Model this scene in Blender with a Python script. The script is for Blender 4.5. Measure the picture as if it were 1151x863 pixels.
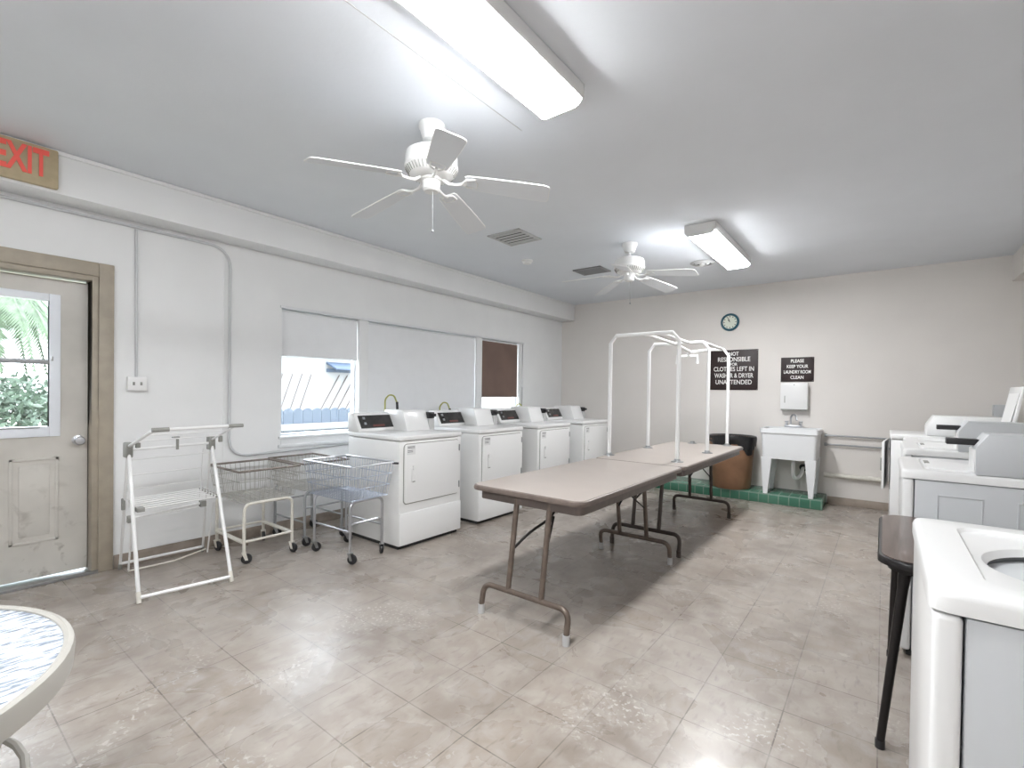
import bpy, bmesh, math, random
from mathutils import Vector, Matrix
random.seed(7)
SC = bpy.context.scene
for o in list(bpy.data.objects): bpy.data.objects.remove(o)
COL = SC.collection

# ------------------------------------------------------------------ camera
F_PX, CY = 540.8, 446.9
yaw, pitch, roll = .65772, -.0112, .0140
F0 = Vector((-math.sin(yaw), math.cos(yaw), 0)); R0 = Vector((math.cos(yaw), math.sin(yaw), 0)); U0 = Vector((0, 0, 1))
Fv = F0*math.cos(pitch)+U0*math.sin(pitch); U2 = R0.cross(Fv)
Rv = R0*math.cos(roll)+U2*math.sin(roll); Uv = Rv.cross(Fv)
cam = bpy.data.cameras.new('camera'); camo = bpy.data.objects.new('camera', cam); COL.objects.link(camo)
m = Matrix((Rv, Uv, -Fv)).transposed().to_4x4(); m.translation = Vector((0, 0, 1.32)); camo.matrix_world = m
cam.sensor_width = 36; cam.lens = F_PX/1151*36; cam.shift_y = (CY-431.5)/1151; cam.clip_start = .02
SC.camera = camo

# ------------------------------------------------------------------ world, sun, exposure
W = bpy.data.worlds.new('world'); SC.world = W; W.use_nodes = True
bg = W.node_tree.nodes['Background']; bg.inputs[0].default_value = (.84, .92, 1, 1); bg.inputs[1].default_value = 4.0
sun = bpy.data.lights.new('sun', 'SUN'); sun.energy = 1.2; sun.angle = .02; so = bpy.data.objects.new('sun', sun); COL.objects.link(so)
so.rotation_euler = Vector((-.55, .25, -.8)).to_track_quat('-Z', 'Y').to_euler(); so.location = (3, 0, 8)
TUBE = 27.0          # strength of the two seen fluorescent diffusers and the added unseen one
vs = SC.view_settings; vs.view_transform = 'Standard'; vs.look = 'None'; vs.gamma = 1; vs.use_curve_mapping = False
vs.exposure = 1.26

# ------------------------------------------------------------------ materials
def mat(name, col, rough=.5, metal=0, bump=0, bscale=60, noise=0, nscale=8, emit=0, coat=0, col2=None, spec=None):
    M = bpy.data.materials.new(name); M.use_nodes = True; nt = M.node_tree; b = nt.nodes['Principled BSDF']
    b.inputs['Base Color'].default_value = (*col, 1); b.inputs['Roughness'].default_value = rough; b.inputs['Metallic'].default_value = metal
    if spec is not None: b.inputs['Specular IOR Level'].default_value = spec
    if coat: b.inputs['Coat Weight'].default_value = coat; b.inputs['Coat Roughness'].default_value = .08
    tc = nt.nodes.new('ShaderNodeTexCoord')
    if noise or col2:
        n = nt.nodes.new('ShaderNodeTexNoise'); n.inputs['Scale'].default_value = nscale; n.inputs['Detail'].default_value = 6
        nt.links.new(tc.outputs['Object'], n.inputs['Vector'])
        r = nt.nodes.new('ShaderNodeValToRGB'); r.color_ramp.elements[0].position = .35; r.color_ramp.elements[1].position = .65
        c2 = col2 if col2 else tuple(c*(1-noise) for c in col)
        r.color_ramp.elements[0].color = (*c2, 1); r.color_ramp.elements[1].color = (*col, 1)
        nt.links.new(n.outputs['Fac'], r.inputs['Fac']); nt.links.new(r.outputs['Color'], b.inputs['Base Color'])
    if bump:
        n2 = nt.nodes.new('ShaderNodeTexNoise'); n2.inputs['Scale'].default_value = bscale; n2.inputs['Detail'].default_value = 4
        nt.links.new(tc.outputs['Object'], n2.inputs['Vector'])
        bp = nt.nodes.new('ShaderNodeBump'); bp.inputs['Strength'].default_value = bump; bp.inputs['Distance'].default_value = .01
        nt.links.new(n2.outputs['Fac'], bp.inputs['Height']); nt.links.new(bp.outputs['Normal'], b.inputs['Normal'])
    if emit:
        b.inputs['Emission Color'].default_value = (*col, 1); b.inputs['Emission Strength'].default_value = emit
    return M

M_wall = mat('wall_paint', (.83, .835, .835), .65, noise=.03, nscale=2.5, bump=.05, bscale=25)
M_wallb = mat('wall_paint_warm', (.76, .725, .69), .65, noise=.03, nscale=2.5, bump=.05, bscale=25)
M_ceil = mat('ceiling_paint', (.76, .785, .825), .7, noise=.03, nscale=2, bump=.06, bscale=40)
M_base = mat('baseboard_vinyl', (.36, .30, .25), .55, noise=.3, nscale=9)
M_casing = mat('casing_paint', (.40, .35, .28), .45, noise=.12, nscale=12)
M_doorp = mat('door_paint', (.60, .575, .53), .38, noise=.10, nscale=5)
M_blackgap = mat('shadow_gap_black', (.03, .03, .03), .8)  # black standing in for gap shade; also used on the machine bases
M_white = mat('white_enamel', (.82, .82, .815), .28, coat=.3)
M_cream = mat('white_enamel_body', (.80, .80, .79), .38, noise=.03, nscale=4)
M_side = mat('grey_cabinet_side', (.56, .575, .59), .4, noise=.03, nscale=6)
M_panel = mat('dark_console_glass', (.05, .048, .047), .18, noise=.35, nscale=14)
M_black = mat('black_plastic', (.018, .018, .02), .4)
M_blackm = mat('black_metal', (.012, .010, .010), .3, spec=.3)
M_chrome = mat('chrome', (.55, .56, .59), .32, metal=1)
M_steel = mat('brushed_steel', (.42, .43, .44), .35, metal=1)
M_greym = mat('grey_metal', (.36, .37, .38), .4, metal=.4)
M_greyp = mat('grey_plastic', (.27, .27, .25), .5)
M_creamt = mat('cream_tube', (.74, .71, .64), .4, noise=.12, nscale=30)
M_rust = mat('rusty_rim', (.27, .23, .20), .5, noise=.35, nscale=40, metal=.2)
M_wire = mat('galvanized_wire', (.50, .49, .46), .4, metal=.5)
M_cwire = mat('chrome_wire', (.42, .46, .54), .35, metal=.8)
M_lam = mat('table_laminate', (.42, .37, .335), .28, noise=.05, nscale=5)
M_bull = mat('table_edge', (.165, .13, .112), .35, noise=.2, nscale=30)
M_apron = mat('table_apron', (.13, .102, .09), .45, noise=.2, nscale=20)
M_leg = mat('bronze_leg', (.155, .118, .095), .38, metal=.25, noise=.3, nscale=25)
M_leg2 = mat('dark_bronze_leg', (.06, .045, .038), .38, metal=.25)
M_pvc = mat('white_pvc', (.84, .84, .83), .3)
M_sign = mat('sign_brown', (.030, .015, .015), .5, noise=.4, nscale=8)
M_letter = mat('sign_letter_white', (.85, .84, .82), .5)
M_exit = mat('exit_board', (.50, .41, .26), .55, noise=.12, nscale=20)
M_red = mat('exit_red', (.90, .13, .10), .45, emit=0)
M_teal = mat('clock_teal', (.02, .10, .14), .35)
M_face = mat('clock_face', (.72, .76, .66), .4)
M_green = mat('green_tile', (.10, .28, .19), .25)
M_trash = mat('brown_barrel', (.34, .185, .105), .5, noise=.25, nscale=5)
M_bag = mat('black_bag', (.012, .012, .013), .3, bump=.6, bscale=30)
M_wood = mat('card_table_woodgrain', (.20, .125, .095), .28, coat=.3)
M_shade = mat('white_shade', (.85, .86, .875), .7, noise=.02)
M_bshade = mat('brown_shade', (.19, .125, .10), .7, noise=.15, nscale=3)
M_alum = mat('window_aluminium', (.80, .83, .88), .4)
M_sill = mat('sill_paint', (.74, .75, .76), .5)
M_blade = mat('fan_blade', (.74, .76, .79), .4)
M_cond = mat('conduit_paint', (.58, .59, .60), .5)
M_fan = mat('fan_white', (.82, .82, .81), .3)
M_vent = mat('vent_grey', (.24, .24, .245), .5)
M_ventd = mat('vent_dark', (.06, .06, .062), .6)
M_ventl = mat('vent_slat', (.52, .52, .52), .45)
M_diff = mat('fluorescent_diffuser', (.97, .985, 1), .4, emit=TUBE)
M_fix = mat('fixture_white', (.78, .78, .77), .4)
M_leaf = mat('palm_leaf', (.10, .155, .085), .5, noise=.5, nscale=10)
M_bush = mat('bush_leaf', (.10, .15, .105), .5, noise=.5, nscale=6)
M_trunk = mat('trunk', (.25, .2, .15), .8, bump=.5)
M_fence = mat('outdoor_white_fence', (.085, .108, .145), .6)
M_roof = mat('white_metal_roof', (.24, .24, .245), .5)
M_rib = mat('roof_seam', (.10, .08, .075), .7)
M_grass = mat('outdoor_ground', (.42, .45, .34), .9, noise=.4)
M_awn = mat('blue_awning', (.05, .075, .12), .6)
M_hose = mat('yellow_gas_hose', (.42, .42, .13), .45)
M_drum = mat('washer_drum', (.16, .165, .17), .35, metal=.6)
M_tub = mat('utility_tub', (.76, .77, .78), .4)
M_rim = mat('patio_table_rim', (.42, .405, .37), .35)
M_redtxt = mat('console_red_print', (.13, .03, .025), .5)
M_sticker = mat('sticker_paper', (.70, .70, .70), .6)
M_ink = mat('sticker_ink', (.18, .18, .18), .6)

def glass(name, rough=0, col=(1, 1, 1), thin=True):
    M = bpy.data.materials.new(name); M.use_nodes = True; nt = M.node_tree
    nt.nodes.remove(nt.nodes['Principled BSDF']); out = nt.nodes['Material Output']
    t = nt.nodes.new('ShaderNodeBsdfTransparent'); t.inputs[0].default_value = (*col, 1)
    g = nt.nodes.new('ShaderNodeBsdfGlossy'); g.inputs['Roughness'].default_value = rough
    mx = nt.nodes.new('ShaderNodeMixShader')
    mx.inputs[0].default_value = .04; nt.links.new(t.outputs[0], mx.inputs[1]); nt.links.new(g.outputs[0], mx.inputs[2])
    nt.links.new(mx.outputs[0], out.inputs[0]); return M
M_glass = glass('window_glass')

def tabletop_glass():
    M = mat('rippled_table_glass', (.80, .86, .93), .10, spec=1.0); nt = M.node_tree; b = nt.nodes['Principled BSDF']
    tc = nt.nodes.new('ShaderNodeTexCoord'); mp = nt.nodes.new('ShaderNodeMapping'); mp.inputs['Scale'].default_value = (60, 15, 9); mp.inputs['Rotation'].default_value = (0, 0, .1)
    n = nt.nodes.new('ShaderNodeTexNoise'); n.inputs['Scale'].default_value = 1.4; n.inputs['Detail'].default_value = 3; n.inputs['Distortion'].default_value = .5
    bp = nt.nodes.new('ShaderNodeBump'); bp.inputs['Strength'].default_value = .8; bp.inputs['Distance'].default_value = .01
    nt.links.new(tc.outputs['Object'], mp.inputs[0]); nt.links.new(mp.outputs[0], n.inputs[0]); nt.links.new(n.outputs['Fac'], bp.inputs['Height']); nt.links.new(bp.outputs[0], b.inputs['Normal'])
    r = nt.nodes.new('ShaderNodeValToRGB'); r.color_ramp.elements[0].position = .40; r.color_ramp.elements[1].position = .52
    r.color_ramp.elements[0].color = (.17, .205, .26, 1); r.color_ramp.elements[1].color = (.58, .62, .67, 1)
    nt.links.new(n.outputs['Fac'], r.inputs[0]); nt.links.new(r.outputs[0], b.inputs['Base Color'])
    return M
M_tglass = tabletop_glass()

def floor_mat():
    M = mat('vinyl_floor', (.5, .45, .4), .3); nt = M.node_tree; b = nt.nodes['Principled BSDF']; L = nt.links
    tc = nt.nodes.new('ShaderNodeTexCoord'); mp = nt.nodes.new('ShaderNodeMapping'); mp.inputs['Location'].default_value = (-.005+.315*20, -.086+.315*20, 0)
    L.new(tc.outputs['Object'], mp.inputs[0])
    br = nt.nodes.new('ShaderNodeTexBrick'); br.offset = 0; br.squash = 1; br.inputs['Scale'].default_value = 1
    br.inputs['Brick Width'].default_value = .315; br.inputs['Row Height'].default_value = .315; br.inputs['Mortar Size'].default_value = .0030; br.inputs['Mortar Smooth'].default_value = .3
    br.inputs['Color1'].default_value = (.345, .295, .25, 1); br.inputs['Color2'].default_value = (.305, .26, .22, 1); br.inputs['Mortar'].default_value = (.075, .058, .045, 1)
    L.new(mp.outputs[0], br.inputs['Vector'])
    def noise(s, d=8, dist=0, sc=(1, 1, 1), rot=0):
        n = nt.nodes.new('ShaderNodeTexNoise'); n.inputs['Scale'].default_value = s; n.inputs['Detail'].default_value = d; n.inputs['Distortion'].default_value = dist
        q = nt.nodes.new('ShaderNodeMapping'); q.inputs['Scale'].default_value = sc; q.inputs['Rotation'].default_value = (0, 0, rot); L.new(tc.outputs['Object'], q.inputs[0]); L.new(q.outputs[0], n.inputs[0]); return n
    def ramp(n, a, c, ca=0, cb=1):
        r = nt.nodes.new('ShaderNodeMapRange'); r.interpolation_type = 'SMOOTHSTEP'; r.inputs['From Min'].default_value = a; r.inputs['From Max'].default_value = c
        r.inputs['To Min'].default_value = ca; r.inputs['To Max'].default_value = cb; L.new(n, r.inputs['Value']); return r.outputs[0]
    def mix(f, a, c, mode='MIX'):
        x = nt.nodes.new('ShaderNodeMixRGB'); x.blend_type = mode
        if isinstance(f, float): x.inputs[0].default_value = f
        else: L.new(f, x.inputs[0])
        L.new(a, x.inputs[1])
        if isinstance(c, tuple): x.inputs[2].default_value = (*c, 1)
        else: L.new(c, x.inputs[2])
        return x.outputs[0]
    c = br.outputs['Color']
    c = mix(ramp(noise(1.1, 6, .2).outputs['Fac'], .28, .72, 0, .5), c, (.40, .365, .33))
    c = mix(ramp(noise(2.1, 10, .3).outputs['Fac'], .34, .72, 0, .62), c, (.19, .155, .13))
    c = mix(ramp(noise(9, 10, .5).outputs['Fac'], .36, .74, 0, .5), c, (.47, .435, .40))
    c = mix(ramp(noise(40, 8, .3, (1, .3, 1), .7).outputs['Fac'], .52, .80, 0, .6), c, (.18, .15, .13))
    # pale scuffs where the wax has worn through, in a few patches only
    sc = noise(48, 10, .4, (1, 1, 1)).outputs['Fac']; pt = noise(1.9, 3, .3).outputs['Fac']
    mul = nt.nodes.new('ShaderNodeMath'); mul.operation = 'MULTIPLY'; L.new(ramp(sc, .54, .66), mul.inputs[0]); L.new(ramp(pt, .52, .66), mul.inputs[1])
    c = mix(mul.outputs[0], c, (.53, .50, .47))
    vg = nt.nodes.new('ShaderNodeTexVoronoi'); vg.inputs['Scale'].default_value = 5; L.new(tc.outputs['Object'], vg.inputs[0])
    # position axes for a cool-to-warm light cast; not linked into the colour
    sx = nt.nodes.new('ShaderNodeSeparateXYZ'); L.new(tc.outputs['Object'], sx.inputs[0])
    L.new(c, b.inputs['Base Color'])
    L.new(ramp(noise(2.6, 8, .8).outputs['Fac'], .25, .75, .20, .40), b.inputs['Roughness'])
    bp = nt.nodes.new('ShaderNodeBump'); bp.inputs['Strength'].default_value = .25; bp.inputs['Distance'].default_value = .004
    n4 = noise(4.5, 6, .6); L.new(n4.outputs['Fac'], bp.inputs['Height']); L.new(bp.outputs[0], b.inputs['Normal'])
    return M
M_floor = floor_mat()

def door_grime():
    nt = M_doorp.node_tree; b = nt.nodes['Principled BSDF']; L = nt.links; old = b.inputs['Base Color'].links[0].from_socket
    tc = nt.nodes.new('ShaderNodeTexCoord'); sp = nt.nodes.new('ShaderNodeSeparateXYZ'); L.new(tc.outputs['Object'], sp.inputs[0])
    n = nt.nodes.new('ShaderNodeTexNoise'); n.inputs['Scale'].default_value = 11; n.inputs['Detail'].default_value = 8; n.inputs['Distortion'].default_value = .5; L.new(tc.outputs['Object'], n.inputs[0])
    a = nt.nodes.new('ShaderNodeMapRange'); a.inputs['From Min'].default_value = .56; a.inputs['From Max'].default_value = .70; L.new(n.outputs['Fac'], a.inputs['Value'])
    z = nt.nodes.new('ShaderNodeMapRange'); z.inputs['From Min'].default_value = .85; z.inputs['From Max'].default_value = .1; z.inputs['To Max'].default_value = .75; L.new(sp.outputs[2], z.inputs['Value'])
    mu = nt.nodes.new('ShaderNodeMath'); mu.operation = 'MULTIPLY'; L.new(a.outputs[0], mu.inputs[0]); L.new(z.outputs[0], mu.inputs[1])
    x = nt.nodes.new('ShaderNodeMixRGB'); L.new(mu.outputs[0], x.inputs[0]); L.new(old, x.inputs[1]); x.inputs[2].default_value = (.22, .19, .16, 1); L.new(x.outputs[0], b.inputs['Base Color'])
door_grime()

def brick_mat(name, base, col1, col2, mortar, w, h, ms=.006):
    nt = base.node_tree; b = nt.nodes['Principled BSDF']; tc = nt.nodes.new('ShaderNodeTexCoord')
    sp_ = nt.nodes.new('ShaderNodeSeparateXYZ'); ad = nt.nodes.new('ShaderNodeMath'); ad.operation = 'SUBTRACT'; cmb = nt.nodes.new('ShaderNodeCombineXYZ'); cb = nt.nodes.new('ShaderNodeVectorMath'); cb.operation = 'ADD'; cb.inputs[1].default_value = (10*w, 10*h, 0)
    br = nt.nodes.new('ShaderNodeTexBrick'); br.offset = 0; br.inputs['Scale'].default_value = 1; br.inputs['Brick Width'].default_value = w; br.inputs['Row Height'].default_value = h
    br.inputs['Mortar Size'].default_value = ms; br.inputs['Color1'].default_value = (*col1, 1); br.inputs['Color2'].default_value = (*col2, 1); br.inputs['Mortar'].default_value = (*mortar, 1)
    nt.links.new(tc.outputs['Object'], sp_.inputs[0]); nt.links.new(sp_.outputs[0], cmb.inputs[0]); nt.links.new(sp_.outputs[1], ad.inputs[0]); nt.links.new(sp_.outputs[2], ad.inputs[1]); nt.links.new(ad.outputs[0], cmb.inputs[1]); nt.links.new(cmb.outputs[0], cb.inputs[0]); nt.links.new(cb.outputs[0], br.inputs[0]); nt.links.new(br.outputs[0], b.inputs['Base Color'])
brick_mat('green_tile', M_green, (.045, .155, .10), (.065, .19, .125), (.17, .26, .21), .11, .11)

def wood():
    nt = M_wood.node_tree; b = nt.nodes['Principled BSDF']; tc = nt.nodes.new('ShaderNodeTexCoord')
    mp = nt.nodes.new('ShaderNodeMapping'); mp.inputs['Scale'].default_value = (30, 2, 1)
    n = nt.nodes.new('ShaderNodeTexNoise'); n.inputs['Scale'].default_value = 2; n.inputs['Detail'].default_value = 8
    r = nt.nodes.new('ShaderNodeValToRGB'); r.color_ramp.elements[0].position = .3; r.color_ramp.elements[1].position = .7
    r.color_ramp.elements[0].color = (.065, .04, .032, 1); r.color_ramp.elements[1].color = (.125, .083, .068, 1)
    for a, c in ((tc.outputs['Object'], mp.inputs[0]), (mp.outputs[0], n.inputs[0]), (n.outputs['Fac'], r.inputs[0]), (r.outputs[0], b.inputs['Base Color'])): nt.links.new(a, c)
wood()

# ------------------------------------------------------------------ mesh builder
class MB:
    def __init__(s): s.bm = bmesh.new()
    def box(s, x0, x1, y0, y1, z0, z1, bev=0, seg=2):
        t = bmesh.new(); bmesh.ops.create_cube(t, size=1)
        for v in t.verts: v.co = Vector(((x0+x1)/2+v.co.x*(x1-x0), (y0+y1)/2+v.co.y*(y1-y0), (z0+z1)/2+v.co.z*(z1-z0)))
        if bev: bmesh.ops.bevel(t, geom=list(t.edges), offset=bev, segments=seg, profile=.5, affect='EDGES')
        s._add(t); return s
    def _add(s, t, M=None):
        if M is not None: t.transform(M)
        me = bpy.data.meshes.new('tmp'); t.to_mesh(me); t.free(); s.bm.from_mesh(me); bpy.data.meshes.remove(me)
    def prism(s, poly, a, b, axis='y', bev=0):
        """poly = 2D outline; extruded a..b along axis (x: poly=(y,z); y: poly=(x,z); z: poly=(x,y))"""
        t = bmesh.new()
        f = {'x': lambda p, q: (q, p[0], p[1]), 'y': lambda p, q: (p[0], q, p[1]), 'z': lambda p, q: (p[0], p[1], q)}[axis]
        A = [t.verts.new(f(p, a)) for p in poly]; B = [t.verts.new(f(p, b)) for p in poly]; n = len(poly)
        t.faces.new(A); t.faces.new(B[::-1])
        for i in range(n): t.faces.new((A[i], B[i], B[(i+1) % n], A[(i+1) % n]))
        bmesh.ops.recalc_face_normals(t, faces=t.faces)
        if bev: bmesh.ops.bevel(t, geom=list(t.edges), offset=bev, segments=2, profile=.5, affect='EDGES')
        s._add(t); return s
    def loops(s, L, cap0=True, cap1=True, closed=True):
        R = [[s.bm.verts.new(p) for p in ring] for ring in L]; n = len(L[0])
        for i in range(len(R)-1):
            for j in range(n if closed else n-1):
                k = (j+1) % n
                try: s.bm.faces.new((R[i][j], R[i][k], R[i+1][k], R[i+1][j]))
                except ValueError: pass
        if cap0 and closed: s.bm.faces.new(R[0][::-1])
        if cap1 and closed: s.bm.faces.new(R[-1])
        return s
    def lathe(s, prof, c=(0, 0, 0), n=32, axis='z'):
        L = []
        for r, z in prof:
            ring = []
            for i in range(n):
                a = 2*math.pi*i/n; x, y = r*math.cos(a), r*math.sin(a)
                p = {'z': (x, y, z), 'y': (x, -z, y), 'x': (z, x, y)}[axis]
                ring.append((c[0]+p[0], c[1]+p[1], c[2]+p[2]))
            L.append(ring)
        return s.loops(L)
    def tube(s, pts, r, n=10, fillet=0, fseg=5, closed=False):
        P = [Vector(p) for p in pts]
        if fillet and len(P) > 2:
            Q = [P[0]]
            for i in range(1, len(P)-1):
                a, b, c = P[i-1], P[i], P[i+1]; d1 = (a-b); d2 = (c-b)
                t = min(fillet, d1.length*.48, d2.length*.48); p1 = b+d1.normalized()*t; p2 = b+d2.normalized()*t
                for k in range(fseg+1):
                    u = k/fseg; Q.append(p1*(1-u)**2+b*2*u*(1-u)+p2*u*u)
            Q.append(P[-1]); P = Q
        rad = r if isinstance(r, (list, tuple)) else [r]*len(P)
        L = []; up = None
        for i, p in enumerate(P):
            if closed: t = (P[(i+1) % len(P)]-P[i-1]).normalized()
            else: t = ((P[min(i+1, len(P)-1)]-P[max(i-1, 0)])).normalized()
            if up is None:
                up = Vector((0, 0, 1)) if abs(t.z) < .9 else Vector((1, 0, 0))
            u = (up-t*up.dot(t)).normalized(); w = t.cross(u); up = u
            L.append([p+(u*math.cos(2*math.pi*k/n)+w*math.sin(2*math.pi*k/n))*rad[i] for k in range(n)])
        if closed: L.append(L[0]); return s.loops(L, False, False)
        return s.loops(L)
    def build(s, name, mt, parent=None, off=None, kind=None, mods=None):
        bmesh.ops.remove_doubles(s.bm, verts=s.bm.verts, dist=1e-6)
        bmesh.ops.recalc_face_normals(s.bm, faces=s.bm.faces)
        for f in s.bm.faces: f.smooth = True
        for e in s.bm.edges:
            if len(e.link_faces) == 2 and e.calc_face_angle(0) > .6: e.smooth = False
        if off is not None: bmesh.ops.translate(s.bm, verts=s.bm.verts, vec=-Vector(off))
        me = bpy.data.meshes.new(name); s.bm.to_mesh(me); s.bm.free(); me.materials.append(mt)
        o = bpy.data.objects.new(name, me); COL.objects.link(o)
        if parent is not None: o.parent = parent
        return o
def box(*a, **k): return MB().box(*a, **k)
def tube(*a, **k): return MB().tube(*a, **k)
def thing(name, label, cat, loc=(0, 0, 0), rz=0, group=None, kind=None):
    o = bpy.data.objects.new(name, None); COL.objects.link(o); o.empty_display_size = .1
    o.location = loc; o.rotation_euler = (0, 0, rz); o['label'] = label; o['category'] = cat
    if group: o['group'] = group
    if kind: o['kind'] = kind
    return o
def tag(o, label, cat, group=None, kind=None):
    o['label'] = label; o['category'] = cat
    if group: o['group'] = group
    if kind: o['kind'] = kind
    return o
def S(o, label, cat): return tag(o, label, cat, kind='structure')
def dup(root, loc, rz, label, group=None):
    def cp(o, par):
        c = o.copy(); COL.objects.link(c)
        if par: c.parent = par
        for ch in kids[o.name]: cp(ch, c)
        return c
    kids = {}
    def walk(o):
        kids[o.name] = [x for x in bpy.data.objects if x.parent == o]
        for x in kids[o.name]: walk(x)
    walk(root); r = cp(root, None); r.location = loc; r.rotation_euler = (0, 0, rz); r['label'] = label
    if group: r['group'] = group
    return r
def text(body, size, mt, name, parent, loc, rot, extrude=.002, bold=.0, sx=1.0, align='CENTER'):
    c = bpy.data.curves.new('txt', 'FONT'); c.body = body; c.size = size; c.extrude = extrude; c.offset = bold; c.align_x = align; c.align_y = 'CENTER'
    o = bpy.data.objects.new('txt', c); COL.objects.link(o); dg = bpy.context.evaluated_depsgraph_get()
    me = bpy.data.meshes.new_from_object(o.evaluated_get(dg)); bpy.data.objects.remove(o); bpy.data.curves.remove(c)
    me.transform(Matrix.Translation(loc) @ rot @ Matrix.Diagonal((sx, 1, 1, 1)))
    me.materials.clear(); me.materials.append(mt)
    n = bpy.data.objects.new(name, me); COL.objects.link(n); n.parent = parent; return n
RX = Matrix.Rotation(math.pi/2, 4, 'X')                                   # faces -Y, reads left to right towards +X
RPX = Matrix.Rotation(math.pi/2, 4, 'Z') @ Matrix.Rotation(math.pi/2, 4, 'X')   # faces +X, reads towards +Y

# ------------------------------------------------------------------ room shell
XL, XR, YB, YF, H = -4.41, 1.29, 7.10, -1.9, 2.81
S(box(XL-.3, XR+.2, YF-.2, YB+.2, -.1, 0).build('floor', M_floor), 'worn beige square vinyl tile floor with scuffs', 'floor')
S(box(XL-.3, XR+.2, YF-.2, YB+.2, H, H+.1).build('ceiling', M_ceil), 'smooth pale grey painted ceiling', 'ceiling')
w = MB(); T = .16; x0, x1 = XL-T, XL
w.box(x0, x1, YF, -.07, 0, H).box(x0, x1, -.07, .905, 2.09, H).box(x0, x1, .905, 2.217, 0, H)
w.box(x0, x1, 2.217, 5.97, 0, .80).box(x0, x1, 2.217, 5.97, 2.075, H).box(x0, x1, 5.97, YB, 0, H)
S(w.build('wall_left', M_wall), 'white painted long wall with the door and the windows', 'wall')
S(box(XL-T, XR+.15, YB, YB+.15, 0, H).build('wall_back', M_wallb), 'warm off-white far wall carrying the clock and the two signs', 'wall')
S(box(XR, XR+.15, YF, YB, 0, H).build('wall_right', M_wallb), 'off-white wall behind the right-hand washers', 'wall')
S(box(XL-T, XR+.15, YF-.15, YF, 0, H).build('wall_front', M_wall), 'off-white wall behind the viewpoint', 'wall')
S(box(XL, -4.17, YF, YB, 2.54, H-.001, bev=.003).build('trim_1', M_wall), 'boxed soffit running along the top of the window wall', 'soffit')
S(box(1.03, XR, YF, YB, 2.54, H-.001, bev=.003).build('trim_2', M_wallb), 'boxed soffit along the top of the right-hand wall', 'soffit')
S(box(-4.171, -4.155, YF, YB, H-.028, H-.002, bev=.003).build('trim_3', M_wall), 'thin moulding where the left soffit meets the ceiling', 'moulding')
b = MB().box(XL, XL+.012, .995, 7.1, 0, .095, bev=.003)
S(b.build('baseboard_left', M_base), 'taupe baseboard along the foot of the window wall', 'baseboard')
S(MB().box(XL, -2.64, YB-.012, YB, 0, .095, bev=.003).box(-.53, XR, YB-.012, YB, 0, .095, bev=.003).build('baseboard_back', M_base), 'taupe baseboard along the foot of the far wall', 'baseboard')
# faint plasterboard joints of the ceiling
S(box(-1.66, -1.655, -1, 2.2, H-.0015, H+.01).build('trim_4', M_ventl), 'fine cracked joint line in the ceiling left of the near light', 'ceiling joint')
S(box(.05, .055, -1, 7.05, H-.0012, H+.01).build('trim_5', M_ceil), 'faint taped joint in the ceiling at the right', 'ceiling joint')

# ------------------------------------------------------------------ door
D = thing('door_1', 'beige half-glazed exterior door with grimy lower panel in a tan frame', 'door', (XL, .41, 0), kind='structure'); off = D.location
c = MB(); c.box(XL-.02, XL+.022, .905, .99, 0, 2.19, bev=.004).box(XL-.02, XL+.022, -.16, -.07, 0, 2.19, bev=.004).box(XL-.02, XL+.022, -.07, .905, 2.095, 2.19, bev=.004)
c.build('door_casing', M_casing, D, off)
c = MB(); c.box(XL-.16, XL+.012, .87, .906, 0, 2.095, bev=.003).box(XL-.16, XL+.012, -.07, -.035, 0, 2.095, bev=.003).box(XL-.16, XL+.012, -.035, .87, 2.06, 2.095, bev=.003)
c.build('door_jamb', M_casing, D, off)
MB().box(XL-.16, XL+.03, -.07, .905, 0, .012, bev=.003).box(XL-.02, XL+.032, -.07, .905, .010, .020, bev=.003).build('threshold', M_steel, D, off)
XD = XL-.09
slab = MB(); wy0, wy1, wz0, wz1 = .10, .69, 1.02, 1.91
slab.box(XD-.042, XD, -.030, wy0, .025, 2.05).box(XD-.042, XD, wy1, .8665, .025, 2.05).box(XD-.042, XD, wy0, wy1, .025, wz0).box(XD-.042, XD, wy0, wy1, wz1, 2.05)
for (a, bb) in ((.475, .715), (.10, .36)):
    slab.box(XD-.002, XD+.006, a, bb, .262, .28, bev=.003).box(XD-.002, XD+.006, a, bb, .815, .833, bev=.003).box(XD-.002, XD+.006, a, a+.018, .262, .833, bev=.003).box(XD-.002, XD+.006, bb-.018, bb, .262, .833, bev=.003)
    slab.box(XD-.002, XD+.005, a+.045, bb-.045, .31, .785, bev=.004)
so_ = slab.build('door_slab', M_doorp, D, off)
wf = MB()
wf.box(XD-.05, XD+.012, .665, .722, .975, 1.945, bev=.004).box(XD-.05, XD+.012, .07, .125, .975, 1.945, bev=.004).box(XD-.05, XD+.012, .125, .665, .975, 1.045, bev=.004).box(XD-.05, XD+.012, .125, .665, 1.895, 1.945, bev=.004)
wfo = wf.build('window_frame', M_alum, D, off)
box(XD-.03, XD+.004, .125, .665, 1.466, 1.498, bev=.003).build('meeting_rail', M_greym, wfo, off)
box(XD-.022, XD-.018, .115, .675, 1.03, 1.905).build('pane', M_glass, wfo, off)
MB().box(XD+.010, XD+.022, .672, .684, 1.49, 1.52, bev=.002).box(XD+.010, XD+.020, .30, .62, 1.035, 1.045, bev=.002).build('sash_latch', M_steel, wfo, off)
MB().lathe([(.001, 0), (.034, 0), (.034, .008), (.013, .014), (.012, .034), (.026, .045), (.030, .058), (.024, .070), (.001, .074)], (XD, .815, .94), 20, 'x').build('door_knob', M_chrome, D, off)
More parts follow.
